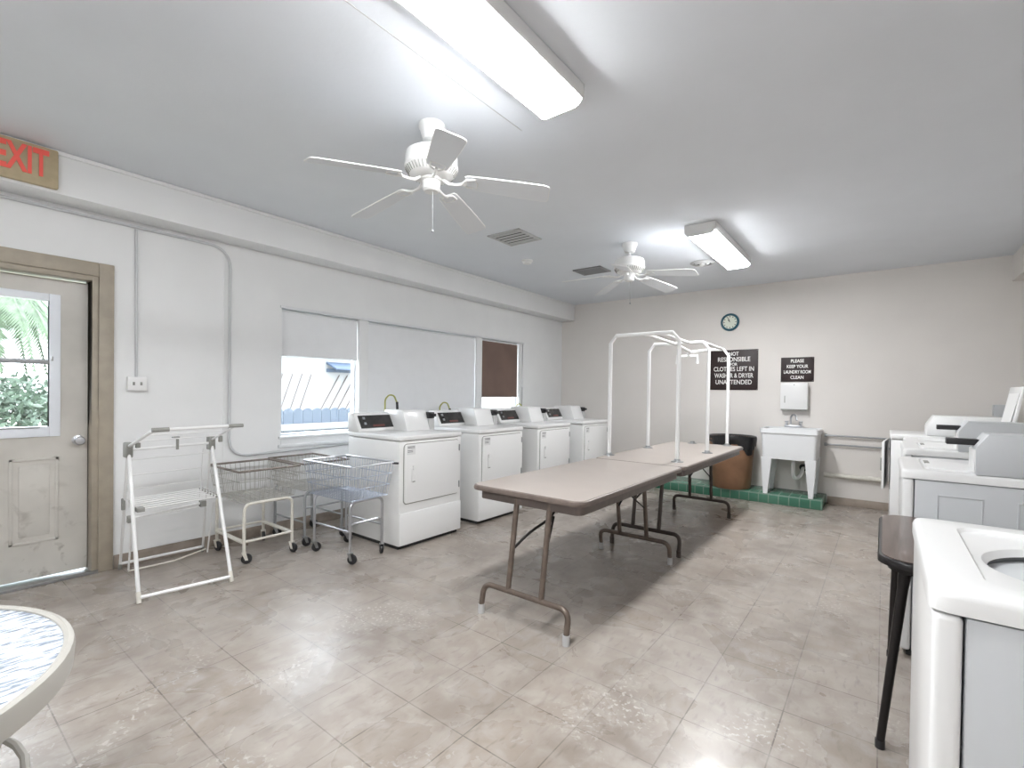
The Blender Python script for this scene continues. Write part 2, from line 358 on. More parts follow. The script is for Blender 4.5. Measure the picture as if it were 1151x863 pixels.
box(XD-.03, XD-.01, .8655, .870, .02, 2.055).build('door_gap_strip', M_blackgap, D, off)  # black strip stands in for the shade between slab and jamb

# ------------------------------------------------------------------ windows, shades, sill
def window(n, y0, y1, z0, z1, label, rail=None):
    R_ = thing('window_%d' % n, label, 'window', (XL-.10, (y0+y1)/2, z0), kind='structure'); o = R_.location; a, b_ = XL-.13, XL-.075; t = .022
    MB().box(a, b_, y0, y0+t, z0, z1, bev=.003).box(a, b_, y1-t, y1, z0, z1, bev=.003).box(a, b_, y0, y1, z0, z0+t, bev=.003).box(a, b_, y0, y1, z1-t, z1, bev=.003).build('window_frame', M_alum, R_, o)
    box(XL-.112, XL-.108, y0+.01, y1-.01, z0+.01, z1-.01).build('pane', M_glass, R_, o)
    if rail: box(XL-.12, XL-.085, y0+t, y1-t, rail, rail+.02, bev=.003).build('sash_rail', M_alum, R_, o)
    return R_
window(1, 2.217, 3.055, .88, 2.07, 'near window with its white shade half lowered over a view of a fence', rail=None)
window(2, 3.17, 4.925, .88, 2.07, 'wide middle window wholly covered by a white shade')
window(3, 5.035, 5.90, .88, 2.07, 'far window with a brown shade almost fully lowered')
tr = MB().box(XL-.155, XL-.012, 3.055, 3.17, .80, 2.075, bev=.003).box(XL-.155, XL-.012, 4.925, 5.035, .80, 2.075, bev=.003).box(XL-.155, XL-.012, 5.90, 5.972, .80, 2.075, bev=.003)
S(tr.build('trim_6', M_wall), 'white mullions dividing the three windows', 'window mullion')
tr = MB().box(XL-.16, XL+.022, 2.19, 6.0, .858, .882, bev=.004).box(XL-.16, XL+.006, 2.217, 5.97, .80, .86).box(XL-.01, XL+.016, 2.19, 6.0, .775, .805, bev=.004)
S(tr.build('trim_7', M_sill), 'stepped window sill and apron under the windows', 'window sill')
tr = MB().box(XL-.01, XL+.012, 2.20, 5.99, 2.068, 2.092, bev=.003)
S(tr.build('trim_8', M_sill), 'thin head moulding above the windows', 'moulding')
def shade(name, y0, y1, zb, mt, label, x=XL-.045):
    R_ = thing(name, label, 'window shade', (x, (y0+y1)/2, 2.06)); o = R_.location
    box(x-.002, x+.001, y0, y1, zb, 2.05).build('fabric', mt, R_, o)
    tube([(x-.008, y0, 2.05), (x-.008, y1, 2.05)], .014, 14).build('roller', M_sill, R_, o)
    box(x-.005, x+.006, y0, y1, zb-.012, zb+.012, bev=.002).build('hem_bar', mt, R_, o)
shade('roller_shade', 2.222, 3.05, 1.645, M_shade, 'white roller shade lowered halfway over the near window')
shade('roller_shade', 3.175, 4.92, .90, M_shade, 'white roller shade fully lowered over the wide middle window')
shade('roller_shade', 5.06, 5.885, 1.26, M_bshade, 'brown roller shade on the far window, nearly closed')

# ------------------------------------------------------------------ conduits and switch
sw = thing('electrical_outlet', 'white surface mounted outlet box on the wall right of the door', 'outlet', (XL, 1.123, 1.345)); o = sw.location
box(XL, XL+.045, 1.065, 1.18, 1.295, 1.395, bev=.005).build('box', M_white, sw, o)
for y in (1.10, 1.145): box(XL+.044, XL+.047, y-.007, y+.007, 1.333, 1.357, bev=.001).build('socket', M_greyp, sw, o)
cd = tube([(XL+.012, 1.123, 1.39), (XL+.012, 1.118, 2.485)], .009).build('conduit', M_cond); tag(cd, 'thin white conduit dropping from the soffit to the outlet box', 'conduit')
cd = tube([(XL+.013, YF, 2.508), (XL+.013, 1.765, 2.50), (XL+.013, 1.765, .735), (XL+.013, 3.3, .77)], .011, fillet=.17, fseg=8).build('conduit', M_cond)
tag(cd, 'long grey-white conduit under the soffit, bending down the wall behind the carts', 'conduit')
S(box(XL, XL+.006, 1.72, 1.727, .1, 2.5).build('trim_9', M_wall), 'vertical wall panel joint beside the bending conduit', 'wall joint')

# ------------------------------------------------------------------ exit sign
ex = thing('exit_sign', 'tan exit sign with raised red letters on the left soffit', 'sign', (-4.17, .49, 2.68)); o = ex.location
box(-4.17, -4.135, .325, .653, 2.555, 2.798, bev=.01).build('backboard', M_exit, ex, o)
text('EXIT', .225, M_red, 'lettering', ex, Vector((-4.135, .487, 2.683))-Vector(o), RPX, .006, .006, .52)

# ------------------------------------------------------------------ far wall
def sign(name, x0, x1, z0, z1, label, lines):
    R_ = thing(name, label, 'sign', ((x0+x1)/2, YB, (z0+z1)/2)); o = R_.location
    box(x0, x1, YB-.008, YB, z0, z1, bev=.001).build('board', M_sign, R_, o)
    for (t_, z, s_, sx) in lines: text(t_, s_, M_letter, 'lettering', R_, Vector(((x0+x1)/2, YB-.009, z))-Vector(o), RX, .001, .0012, sx)
    for zz in (z0+.012, z1-.012): MB().lathe([(.001, 0), (.004, 0), (.003, .003), (.001, .003)], (x1-.012, YB-.008, zz), 8, 'y').build('screw', M_steel, R_, o)
sign('notice_sign', -1.945, -1.335, 1.395, 1.945, 'large dark brown sign about clothes left unattended, below the clock',
     [('NOT', 1.888, .072, .8), ('RESPONSIBLE', 1.812, .086, .82), ('FOR', 1.745, .055, .9), ('CLOTHES LEFT IN', 1.680, .086, .76), ('WASHER & DRYER', 1.590, .086, .70), ('UNATTENDED', 1.500, .086, .82)])
sign('notice_sign', -1.065, -.698, 1.506, 1.818, 'small dark brown sign asking to keep the laundry room clean',
     [('PLEASE', 1.770, .058, .82), ('KEEP YOUR', 1.700, .056, .82), ('LAUNDRY ROOM', 1.630, .058, .66), ('CLEAN', 1.560, .058, .82)])
ck = thing('wall_clock', 'round teal-rimmed wall clock high on the far wall', 'clock', (-1.695, YB, 2.328)); o = ck.location
MB().lathe([(.001, 0), (.118, 0), (.122, .012), (.118, .028), (.104, .034), (.092, .030), (.090, .016), (.001, .016)], (-1.695, YB, 2.328), 40, 'y').build('rim', M_teal, ck, o)
MB().lathe([(.001, .016), (.091, .016), (.091, .019), (.001, .019)], (-1.695, YB, 2.328), 40, 'y').build('face', M_face, ck, o)
for k in range(12):
    a = k*math.pi/6; r = .076; x, z = -1.695+r*math.sin(a), 2.328+r*math.cos(a); box(x-.005, x+.005, YB-.022, YB-.018, z-.007, z+.007).build('hour_mark', M_black, ck, o)
for a, l, n in ((-.62, .045, 'hour_hand'), (-.35, .068, 'minute_hand')):
    tube([(-1.695, YB-.024, 2.328), (-1.695+l*math.sin(a), YB-.024, 2.328+l*math.cos(a))], .0035, 6).build(n, M_black, ck, o)
dp = thing('paper_towel_dispenser', 'white metal paper towel dispenser mounted below the small sign', 'dispenser', (-.90, YB, 1.15)); o = dp.location
MB().prism([(YB, 1.165), (YB-.095, 1.155), (YB-.095, 1.47), (YB-.075, 1.492), (YB, 1.492)], -1.052, -.752, 'x', bev=.005).build('housing', M_white, dp, o)
box(-1.006, -.998, YB-.099, YB-.094, 1.235, 1.325, bev=.001).build('sight_slot', M_greyp, dp, o)
box(-1.045, -.758, YB-.09, YB-.01, 1.143, 1.16, bev=.002).build('tray', M_greyp, dp, o)
MB().lathe([(.001, 0), (.008, 0), (.006, .004), (.001, .004)], (-.90, YB-.095, 1.465), 12, 'y').build('lock', M_steel, dp, o)

# green tiled curb
tag(box(-2.63, -.54, 6.60, YB, 0, .12, bev=.006).build('tiled_curb', M_green), 'low curb clad in green tiles under the sink and trash barrel', 'curb')

# sink
sk = thing('utility_sink', 'white plastic utility sink on tapered legs standing on the green curb', 'sink', (-.895, 6.83, .12)); o = sk.location
def ring(x0, x1, y0, y1, z, r=.03, n=6):
    P = []
    for cx, cy, a0 in ((x1-r, y1-r, 0), (x0+r, y1-r, 90), (x0+r, y0+r, 180), (x1-r, y0+r, 270)):
        for k in range(n+1):
            a = math.radians(a0+90*k/n); P.append((cx+r*math.cos(a), cy+r*math.sin(a), z))
    return P
t = MB(); X0, X1, Y0, Y1 = -1.205, -.588, 6.565, 7.075
t.loops([ring(X0+.03, X1-.03, Y0+.03, Y1-.02, .555), ring(X0+.012, X1-.012, Y0+.012, Y1-.006, .865), ring(X0, X1, Y0, Y1, .868), ring(X0, X1, Y0, Y1, .925),
         ring(X0+.03, X1-.03, Y0+.03, Y1-.12, .925), ring(X0+.05, X1-.05, Y0+.05, Y1-.14, .60)])
t.build('basin', M_tub, sk, o)
for sx, xa in ((1, X0), (-1, X1)):
    for y0_, sy in ((Y0, 1), (Y1-.005, -1)):
        lg = MB(); ox = .02
        lg.loops([[(xa+sx*(ox+.025), y0_+sy*.035, .12), (xa+sx*(ox+.072), y0_+sy*.035, .12), (xa+sx*(ox+.072), y0_+sy*.075, .12), (xa+sx*(ox+.025), y0_+sy*.075, .12)],
                  [(xa+sx*ox, y0_+sy*.02, .57), (xa+sx*(ox+.115), y0_+sy*.02, .57), (xa+sx*(ox+.115), y0_+sy*.10, .57), (xa+sx*ox, y0_+sy*.10, .57)]])
        lg.build('leg', M_tub, sk, o)
fc = MB().box(-1.0, -.80, 6.985, 7.035, .925, .955, bev=.008).tube([(-.93, 7.01, .95), (-.93, 7.01, 1.06), (-.90, 6.99, 1.09), (-.86, 6.93, 1.07), (-.85, 6.90, 1.02)], .011, fillet=.03)
for x in (-.975, -.82): fc.lathe([(.001, 0), (.016, 0), (.014, .03), (.022, .034), (.022, .05), (.001, .052)], (x, 7.01, .955), 12)
fc.build('faucet', M_chrome, sk, o)
MB().tube([(-.87, 6.80, .56), (-.87, 6.80, .36), (-.86, 6.84, .31), (-.82, 6.90, .31), (-.79, 6.95, .36), (-.79, 7.02, .41), (-.79, YB-.002, .41)], .021, fillet=.03).build('drain_trap', M_pvc, sk, o)
MB().lathe([(.001, 0), (.045, 0), (.045, .02), (.001, .02)], (-.79, 7.095, .42), 16, 'y').build('drain_collar', M_black, sk, o)
# pipes along the far wall
for i, (z, r, m_, lab) in enumerate(((.845, .010, M_greym, 'upper thin water pipe running along the far wall right of the sink'), (.735, .010, M_greym, 'lower thin water pipe running along the far wall right of the sink'), (.36, .030, M_creamt, 'thick painted drain pipe low on the far wall right of the sink'))):
    xs = -.57
    q = MB().tube([(xs, YB-.035, z), (1.2, YB-.035, z-.01)], r, 12)
    if i < 2: q.lathe([(.001, 0), (.02, 0), (.02, .03), (.001, .03)], (xs, YB-.035, z), 10, 'x')
    tag(q.build('water_pipe' if i < 2 else 'drain_pipe', m_), lab, 'pipe')

# trash barrel
tb = thing('trash_barrel', 'round brown trash barrel lined with a black bag on the green curb', 'trash can', (-1.575, 6.79, .12)); o = tb.location; cx, cy = -1.575, 6.79
MB().lathe([(.001, .12), (.225, .12), (.235, .135), (.275, .74), (.288, .745), (.288, .775), (.262, .775), (.215, .16), (.001, .15)], (cx, cy, 0), 40).build('barrel', M_trash, tb, o)
bag = []; n = 56
rr = [random.uniform(-1, 1) for _ in range(n)]
def low(i):
    a = 2*math.pi*i/n; d = .10+.03*math.sin(3*a+1)+.02*rr[i]
    if -.6 < math.atan2(math.sin(a+.55), math.cos(a+.55)) < .6: d += .17*(1-abs(math.atan2(math.sin(a+.55), math.cos(a+.55)))/.6)
    if -.35 < math.atan2(math.sin(a-4.45), math.cos(a-4.45)) < .35: d += .07
    return d
for k in range(7):
    R_ = []
    for i in range(n):
        a = 2*math.pi*i/n; u = k/6
        if k == 0: r, z = .20, .60
        elif k == 1: r, z = .262, .775
        elif k == 2: r, z = .292, .793
        else:
            u = (k-2)/4; z = .79-u*low(i); r = .300-.02*u+.008*rr[i]*u+.006*math.sin(9*a)
        R_.append((cx+r*math.cos(a), cy+r*math.sin(a), z))
    bag.append(R_)
MB().loops(bag, True, False).build('bag', M_bag, tb, o)
tube([(cx+.275*math.cos(-1.66+d), cy+.275*math.sin(-1.66+d)-.004, .655+z) for d, z in ((-.13, 0), (-.1, -.03), (0, -.042), (.1, -.03), (.13, 0))], .008, 8).build('handle_slot', M_black, tb, o)

# ------------------------------------------------------------------ dryers on the window wall (local: front faces +x, y runs 0..w)
def rrect(y0, y1, z0, z1, r, n=5):
    P = []
    for cy_, cz, a0 in ((y1-r, z1-r, 0), (y0+r, z1-r, 90), (y0+r, z0+r, 180), (y1-r, z0+r, 270)):
        for k in range(n+1):
            a = math.radians(a0+90*k/n); P.append((cy_+r*math.cos(a), cz+r*math.sin(a)))
    return P
def console(R_, d, dk, w, side):
    c_ = MB().prism([(-d, dk), (-d+.17, dk), (-d+.165, dk+.02), (-d+.085, dk+.155), (-d+.065, dk+.168), (-d, dk+.168)], -.004, .60, 'y', bev=.005).build('control_console', M_white, R_)
    ang = math.atan2(.135, -.08); ux, uz = math.cos(ang), math.sin(ang); nx, nz = uz, -ux
    P0 = Vector((-d+.165, 0, dk+.02))
    def pl(a, b_, y0, y1, t0, t1, m_, nm, par):
        q = MB(); pts = [P0+Vector((ux*a+nx*t0, 0, uz*a+nz*t0)), P0+Vector((ux*b_+nx*t0, 0, uz*b_+nz*t0)), P0+Vector((ux*b_+nx*t1, 0, uz*b_+nz*t1)), P0+Vector((ux*a+nx*t1, 0, uz*a+nz*t1))]
        q.prism([(p.x, p.z) for p in pts], y0, y1, 'y'); return q.build(nm, m_, par)
    pl(.012, .142, .030, .47, -.002, .004, M_panel, 'control_panel', c_)
    for a in (.045, .10): pl(a, a+.022, .07, .092, .004, .012, M_chrome, 'indicator', c_)
    pl(.025, .045, .16, .29, .0035, .0055, M_redtxt, 'printed_panel', c_)
    return c_
def dryer(label, name='coin_dryer', lower=True, group='coin dryers along the window wall'):
    w, d, dk = .735, .72, .945; R_ = thing(name, label, 'dryer', group=group)
    box(-d, -.002, .004, w-.004, .03, .898, bev=.008).build('cabinet', M_cream, R_)
    box(-d-.002, .006, 0, w, .902, dk, bev=.012, seg=3).build('top', M_white, R_)
    box(-d+.02, -.03, .02, w-.02, 0, .032).build('base', M_blackgap, R_)
    dz0, dz1 = .378, .872
    MB().prism(rrect(.046, w-.034, dz0-.006, dz1+.006, .035), -.004, .0005, 'x').build('door_gap_plate', M_greyp, R_)  # dark plate stands in for the shade in the seam round the door
    dr = MB().prism(rrect(.052, w-.040, dz0, dz1, .03), -.003, .009, 'x', bev=.002).build('door', M_white, R_)
    hd = MB().box(.008, .016, .125, .165, .55, .68, bev=.004).box(.010, .026, .131, .146, .655, .69, bev=.003).build('door_handle', M_white, dr)
    box(.0155, .0175, .13, .16, .552, .560).build('handle_shadow_slot', M_greyp, hd)
    for z in (.46, .80): box(.006, .016, w-.044, w-.034, z-.03, z+.03, bev=.002).build('hinge', M_steel, dr)
    st = box(.0088, .0098, .075, .165, .785, .862).build('sticker', M_sticker, dr)
    q = MB()
    for z in (.852, .842, .820, .808): q.box(.0096, .0102, .082, .158-.02*(z < .83), z-.003, z+.002)
    q.build('sticker_print', M_ink, st)
    if lower: box(-.004, .007, .006, w-.006, .034, .300, bev=.004).build('lower_panel', M_white, R_)
    console(R_, d, dk, w, 1)
    mc = MB().prism([(-.70, dk), (-.36, dk), (-.42, dk+.175), (-.435, dk+.190), (-.70, dk+.190)], .385, .665, 'y', bev=.004).build('meter_case', M_white, R_)
    box(-.50, -.37, .667, .735, dk, dk+.105, bev=.004).build('coin_box', M_ventl, mc)
    MB().box(-.52, -.38, .666, .745, dk+.107, dk+.168, bev=.005).box(-.39, -.345, .69, .735, dk+.125, dk+.155, bev=.004).build('coin_slide', M_black, mc)
    return R_
d1 = dryer('coin dryer nearest the door, with separate lower panel, wire cart in front')
d1.location = (-3.14, 2.56, 0)
for y, lab in ((3.565, 'second coin dryer from the door, just right of the chrome-sided first one'), (4.585, 'third coin dryer from the door, partly hidden by the long table'), (5.64, 'coin dryer farthest from the door, nearest the far wall')):
    dup(d1, (-3.16, y, 0), 0, lab.replace(', just right of the chrome-sided first one', ', half hidden behind the near table corner'))
for (y, zt, lab) in ((3.42, 1.275, 'tall yellow-green hose loop rising behind the nearest dryer'), (4.25, 1.185, 'short yellow-green hose loop behind the second dryer'), (5.80, 1.15, 'small hose loop on the wall behind the third dryer by the brown shade')):
    h = thing('gas_hose', lab, 'hose', (-4.34, y, .70)); o = h.location
    tube([(-4.36, y-.07, .60), (-4.36, y-.07, zt-.05), (-4.35, y-.02, zt), (-4.33, y+.03, zt-.01), (-4.31, y+.055, zt-.09)], .0085, 8, fillet=.05).build('tubing', M_hose, h, o)
    tube([(-4.31, y+.055, zt-.08), (-4.305, y+.058, zt-.17), (-4.30, y+.06, .62)], [.014, .014, .014], 8).build('valve', M_black, h, o)

# ------------------------------------------------------------------ washers on the right (local front +x, placed with 180 deg turn)
def washer(label, w=.70, d=.70, dk=.945, lid='closed', case=True, case_w=.20, group='top-load coin washers in the right-hand row'):
    R_ = thing('coin_washer', label, 'washer', group=group)
    fb = MB().box(-.045, 0, .0, w, .03, dk-.048, bev=.012, seg=3).build('front_panel', M_white, R_)
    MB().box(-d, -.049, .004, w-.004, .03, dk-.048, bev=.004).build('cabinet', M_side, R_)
    sp = MB()
    for a, b_ in ((-.30, -.14), (-.60, -.42)): 
        for y in (w-.0045, .0005):
            sp.box(a, a+.006, y, y+.004, .15, .84, bev=.001).box(b_, b_+.006, y, y+.004, .15, .84, bev=.001).box(a, b_, y, y+.004, .835, .841, bev=.001)
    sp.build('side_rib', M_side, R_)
    box(-d+.02, -.03, .02, w-.02, 0, .032).build('base', M_blackgap, R_)
    # deck with round tub opening
    ccx, ccy, n = -.325, w/2, 180
    def sq(x0, x1, y0, y1, z, r):
        P = []
        for i in range(n):
            a = 2*math.pi*i/n; c_, s_ = math.cos(a), math.sin(a)
            hx = (x1-ccx) if c_ > 0 else (ccx-x0); hy = (y1-ccy) if s_ > 0 else (ccy-y0)
            k = 1/max(abs(c_)/hx, abs(s_)/hy, 1e-6); x, y = ccx+k*c_, ccy+k*s_
            # round the corner
            for cx_, cy_, tx, ty in ((x1-r, y1-r, 1, 1), (x0+r, y1-r, -1, 1), (x0+r, y0+r, -1, -1), (x1-r, y0+r, 1, -1)):
                if (x-cx_)*tx > 0 and (y-cy_)*ty > 0:
                    v = Vector((x-cx_, y-cy_)); v = v.normalized()*r if v.length > r else v; x, y = cx_+v.x, cy_+v.y
            P.append((x, y, z))
        return P
    def ci(r, z): return [(ccx+r*math.cos(2*math.pi*i/n), ccy+r*math.sin(2*math.pi*i/n), z) for i in range(n)]
    q = MB(); x0, x1, y0, y1 = -d, .006, -.002, w+.002
    outer = [sq(x0, x1, y0, y1, dk-.044, .03), sq(x0, x1, y0, y1, dk-.016, .03), sq(x0+.003, x1-.003, y0+.003, y1-.003, dk-.007, .03), sq(x0+.008, x1-.008, y0+.008, y1-.008, dk-.002, .03), sq(x0+.016, x1-.016, y0+.016, y1-.016, dk, .03)]
    outer += [sq(-.565, -.085, .075, w-.075, dk, .05), sq(-.558, -.092, .082, w-.082, dk-.010, .05)]
    if lid == 'closed':
        q.loops(outer, True, True).build('deck', M_white, R_)
    else:
        q.loops(outer+[ci(.228, dk-.012), ci(.215, dk-.018), ci(.205, dk-.035)], False, False).build('deck', M_white, R_)
        MB().loops([ci(.207, dk-.034), ci(.215, dk-.06), ci(.225, dk-.10), ci(.225, dk-.45)], False, True).build('tub', M_drum, R_)
        MB().lathe([(.001, dk-.44), (.16, dk-.44), (.06, dk-.36), (.045, dk-.10), (.03, dk-.07), (.001, dk-.07)], (ccx, ccy, 0), 24).build('agitator', M_fan, R_)
    if lid == 'closed':
        l = MB().loops([ring(-.556, -.094, .084, w-.084, dk-.011, .05), ring(-.556, -.094, .084, w-.084, dk+.006, .05), ring(-.546, -.104, .094, w-.094, dk+.011, .05)]).build('lid', M_white, R_)
        MB().box(-.12, -.098, w/2-.06, w/2+.06, dk+.009, dk+.014, bev=.002).build('lid_grip', M_greyp, l)
    else:
        t_ = .10; l = MB(); L_ = [(0, 0), (.0, .018), (.445, .018), (.445, 0)]
        th = math.radians(100) if lid == 'open' else 0
        pts = []
        for a, b_ in L_: pts.append((-.575+a*math.cos(th)-b_*math.sin(th), dk+.005+a*math.sin(th)+b_*math.cos(th)))
        l.prism(pts, .085, w-.085, 'y', bev=.005)
        lo = l.build('lid', M_white, R_)
        q = MB().prism([(pts[0][0]+.002+.008*0, pts[0][1]+.05), (pts[0][0]-.05*.17+.006, pts[0][1]+.05), (pts[3][0]+.006+.006, pts[3][1]-.05), (pts[3][0]+.006, pts[3][1]-.05)], .13, w-.13, 'y')
        q.build('lid_liner', M_pvc, lo)
    # rear console and meter case with coin slide
    MB().prism([(-d, dk-.002), (-d+.11, dk-.002), (-d+.06, dk+.13), (-d, dk+.13)], .0, w-case_w-.005 if case else w, 'y', bev=.005).build('control_console', M_white, R_)
    if case:
        cf = -.271
        mc = MB().prism([(-d, dk), (cf, dk), (cf, dk+.132), (cf-.042, dk+.197), (-d, dk+.197)], w-case_w, w+.001, 'y', bev=.004)
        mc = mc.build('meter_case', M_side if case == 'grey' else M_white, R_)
        MB().box(cf-.02, cf+.10, w-case_w*.78, w-case_w*.78+.07, dk+.135, dk+.165, bev=.003).build('coin_slide', M_black, mc)
        box(cf-.001, cf+.006, w-case_w+.01, w-.01, dk+.01, dk+.12, bev=.002).build('coin_drawer', M_white, mc)
    return R_
PI = math.pi
w1 = washer('white top-load washer in the foreground with its lid open and tub showing', w=.71, dk=.955, lid='open', case=False); w1.location = (.082, 1.945, 0); w1.rotation_euler = (0, 0, PI)
wA = washer('closed top-load washer just beyond the brown card table, grey meter box on top', w=.69, dk=.955, case='grey'); wA.location = (.084, 3.87, 0); wA.rotation_euler = (0, 0, PI)
wB = washer('middle washer of the right-hand row, between the card-table one and the dryer', w=.69, dk=.975, case='grey'); wB.location = (.118, 4.94, 0); wB.rotation_euler = (0, 0, PI)
wC = washer('washer at the back of the right-hand row with its lid raised', w=.63, dk=.972, lid='open', case=False); wC.location = (.15, 5.585, 0); wC.rotation_euler = (0, 0, PI)
# far dryer in the same row, door ajar
dD = thing('coin_dryer', 'white coin dryer at the far end of the right-hand row with its door ajar', 'dryer', (.06, 6.36, 0), PI)
w, d, dk = .72, .74, .985
box(-d, 0, .002, w-.002, .03, dk-.05, bev=.008).build('cabinet', M_white, dD)
box(-d-.002, .006, 0, w, dk-.046, dk, bev=.010, seg=3).build('top', M_white, dD)
box(-d+.02, -.03, .02, w-.02, 0, .032).build('base', M_blackgap, dD)
box(-.001, .003, .10, w-.10, .46, .92, bev=.001).build('drum_opening', M_black, dD)
q = MB().box(0, .02, 0, .54, 0, .45, bev=.006); qo = q.build('door', M_white, dD); qo.location = (.008, .085, .455); qo.rotation_euler = (0, 0, -.07)
box(.02, .032, .47, .50, .17, .29, bev=.003).build('door_handle', M_greyp, qo)
mc = MB().prism([(-d, dk), (-.245, dk), (-.25, dk+.09), (-.30, dk+.18), (-d, dk+.18)], .40, w-.001, 'y', bev=.012).build('meter_case', M_white, dD)
box(-d, -d+.12, .0, .39, dk, dk+.15, bev=.01).build('control_console', M_white, dD)
# small box on the far wall in the corner
hb = thing('wall_box', 'small pale utility box on the far wall above the last dryer', 'utility box', (.965, YB, 1.17)); o = hb.location
box(.905, 1.03, YB-.10, YB, 1.14, 1.262, bev=.006).build('housing', M_side, hb, o)
box(.915, 1.02, YB-.095, YB, 1.05, 1.14, bev=.006).build('cup', M_ventl, hb, o)

# ------------------------------------------------------------------ card table
ct = thing('card_table', 'small folding card table with woodgrain top and black round legs beside the near washer', 'table', (.42, 2.66, 0)); o = ct.location
X0, X1, Y0, Y1 = -.008, .84, 2.195, 3.075
MB().loops([ring(X0, X1, Y0, Y1, .708, .10), ring(X0, X1, Y0, Y1, .724, .10), ring(X0+.004, X1-.004, Y0+.004, Y1-.004, .732, .10), ring(X0+.012, X1-.012, Y0+.012, Y1-.012, .736, .10)]).build('edge_band', M_blackm, ct, o)
MB().loops([ring(X0+.012, X1-.012, Y0+.012, Y1-.012, .730, .09), ring(X0+.013, X1-.013, Y0+.013, Y1-.013, .7375, .09)]).build('tabletop', M_wood, ct, o)
MB().loops([ring(X0+.03, X1-.03, Y0+.03, Y1-.03, .685, .08), ring(X0+.03, X1-.03, Y0+.03, Y1-.03, .712, .08)]).build('apron', M_blackm, ct, o)
for (tx, ty, fx, fy) in ((.075, 2.27, .012, 2.285), (.065, 2.98, .05, 3.12), (.77, 2.28, .83, 2.22), (.77, 2.99, .83, 3.05)):
    l = MB().tube([(tx, ty, .705), (tx+(fx-tx)*.12, ty+(fy-ty)*.12, .62), (fx, fy, .02)], [.022, .0165, .0135], 12).build('leg', M_blackm, ct, o)
    tube([(fx, fy, .0), (fx, fy, .03)], .016, 12).build('foot_cap', M_black, l, o)

# ------------------------------------------------------------------ folding tables
def folding_table(name, label, X0, X1, Y0, Y1, zt, legsY, legm, tipm):
    R_ = thing(name, label, 'table', ((X0+X1)/2, (Y0+Y1)/2, 0), group='long folding tables end to end'); o = R_.location
    MB().loops([ring(X0, X1, Y0, Y1, zt-.030, .07), ring(X0-.003, X1+.003, Y0-.003, Y1+.003, zt-.018, .07), ring(X0, X1, Y0, Y1, zt-.004, .07), ring(X0+.008, X1-.008, Y0+.008, Y1-.008, zt, .065)]).build('edge_band', M_bull, R_, o)
    MB().loops([ring(X0+.010, X1-.010, Y0+.010, Y1-.010, zt-.002, .062), ring(X0+.011, X1-.011, Y0+.011, Y1-.011, zt+.0015, .062)]).build('tabletop', M_lam, R_, o)
    MB().loops([ring(X0+.04, X1-.03, Y0+.04, Y1-.04, zt-.085, .05), ring(X0+.04, X1-.03, Y0+.04, Y1-.04, zt-.028, .05)]).build('apron', M_apron, R_, o)
    cx = (X0+X1)/2+.05
    for (yt, yf, s) in legsY:
        l = MB(); f = lambda z: yf+(yt-yf)*(z/ .68)
        for sx in (-1, 1): l.tube([(cx+sx*.115, yt, zt-.05), (cx+sx*.115, f(.17), .17)], .0165, 12)
        l.tube([(cx-.295, yf, .045), (cx-.295, f(.165), .172), (cx+.295, f(.165), .172), (cx+.295, yf, .045)], .0165, 12, fillet=.085, fseg=7)
        lo = l.build('leg_frame', legm, R_, o)
        for sx in (-1, 1): tube([(cx+sx*.295, yf, 0), (cx+sx*.295, yf, .055)], .0195, 12).build('foot_cap', tipm, lo, o)
        MB().tube([(cx-.115, f(.40), .40), (cx-.04, f(.46)+s*.05, .50), (cx+.02, yt+s*.16, .57), (cx+.05, yt+s*.22, zt-.075)], .008, 8, fillet=.06).box(cx+.0, cx+.04, yt+s*.15-.012, yt+s*.15+.012, .55, .585, bev=.003).tube([(cx+.115, f(.45), .42), (cx+.04, yt+s*.16, .58)], .006, 8).build('leg_brace', M_blackm, lo, o)
    return R_
folding_table('folding_table', 'near tan folding table with bronze legs, bare top facing the viewer', -2.035, -1.240, 2.215, 3.845, .745, ((2.27, 2.165, 1), (3.60, 3.71, -1)), M_leg, M_ventl)
folding_table('folding_table', 'far tan folding table carrying the white pipe rack', -2.045, -1.235, 3.852, 5.90, .745, ((4.03, 3.92, 1), (5.45, 5.52, -1)), M_leg2, M_leg2)

# pipe rack on the tables
pr_ = thing('pipe_rack', 'white plastic pipe clothes-hanging rack standing on the folding tables', 'clothes rack', (-1.7, 4.95, .7465)); o = pr_.location
r = .0175; zt = 1.855
def hoop(y, xl, xr, z, nm='hoop', ztop=zt):
    MB().tube([(xl, y, z), (xl, y, ztop-.07), (xl+.055, y, ztop), (xr-.055, y, ztop), (xr, y, ztop-.07), (xr, y, z)], r, 12).build(nm, M_pvc, pr_, o)
hoop(4.11, -2.02, -1.385, .7465); hoop(4.955, -1.985, -1.375, .7465, ztop=1.845)
MB().tube([(-1.405, 5.84, .7465), (-1.405, 5.84, 1.77), (-1.46, 5.84, 1.845), (-1.66, 5.84, 1.845), (-1.86, 5.84, 1.825)], r, 12).build('hoop', M_pvc, pr_, o)
MB().tube([(-1.86, 5.84, 1.825), (-1.86, 5.84, 1.775)], r, 12).tube([(-1.99, 5.84, 1.69), (-1.99, 5.84, 1.78), (-1.75, 5.84, 1.78), (-1.75, 5.84, 1.69)], r*1.05, 12).build('loose_tee', M_pvc, pr_, o)
for (x, ya, yb, x2, za, zb) in ((-1.70, 4.11, 4.955, -1.72, zt, 1.845), (-1.72, 4.955, 5.84, -1.83, 1.845, 1.83), (-1.56, 4.11, 4.955, -1.57, zt, 1.845), (-1.44, 4.955, 5.84, -1.47, 1.845, 1.845)):
    tube([(x, ya, za), (x2, yb, zb)], r*.95, 12).build('rail', M_pvc, pr_, o)
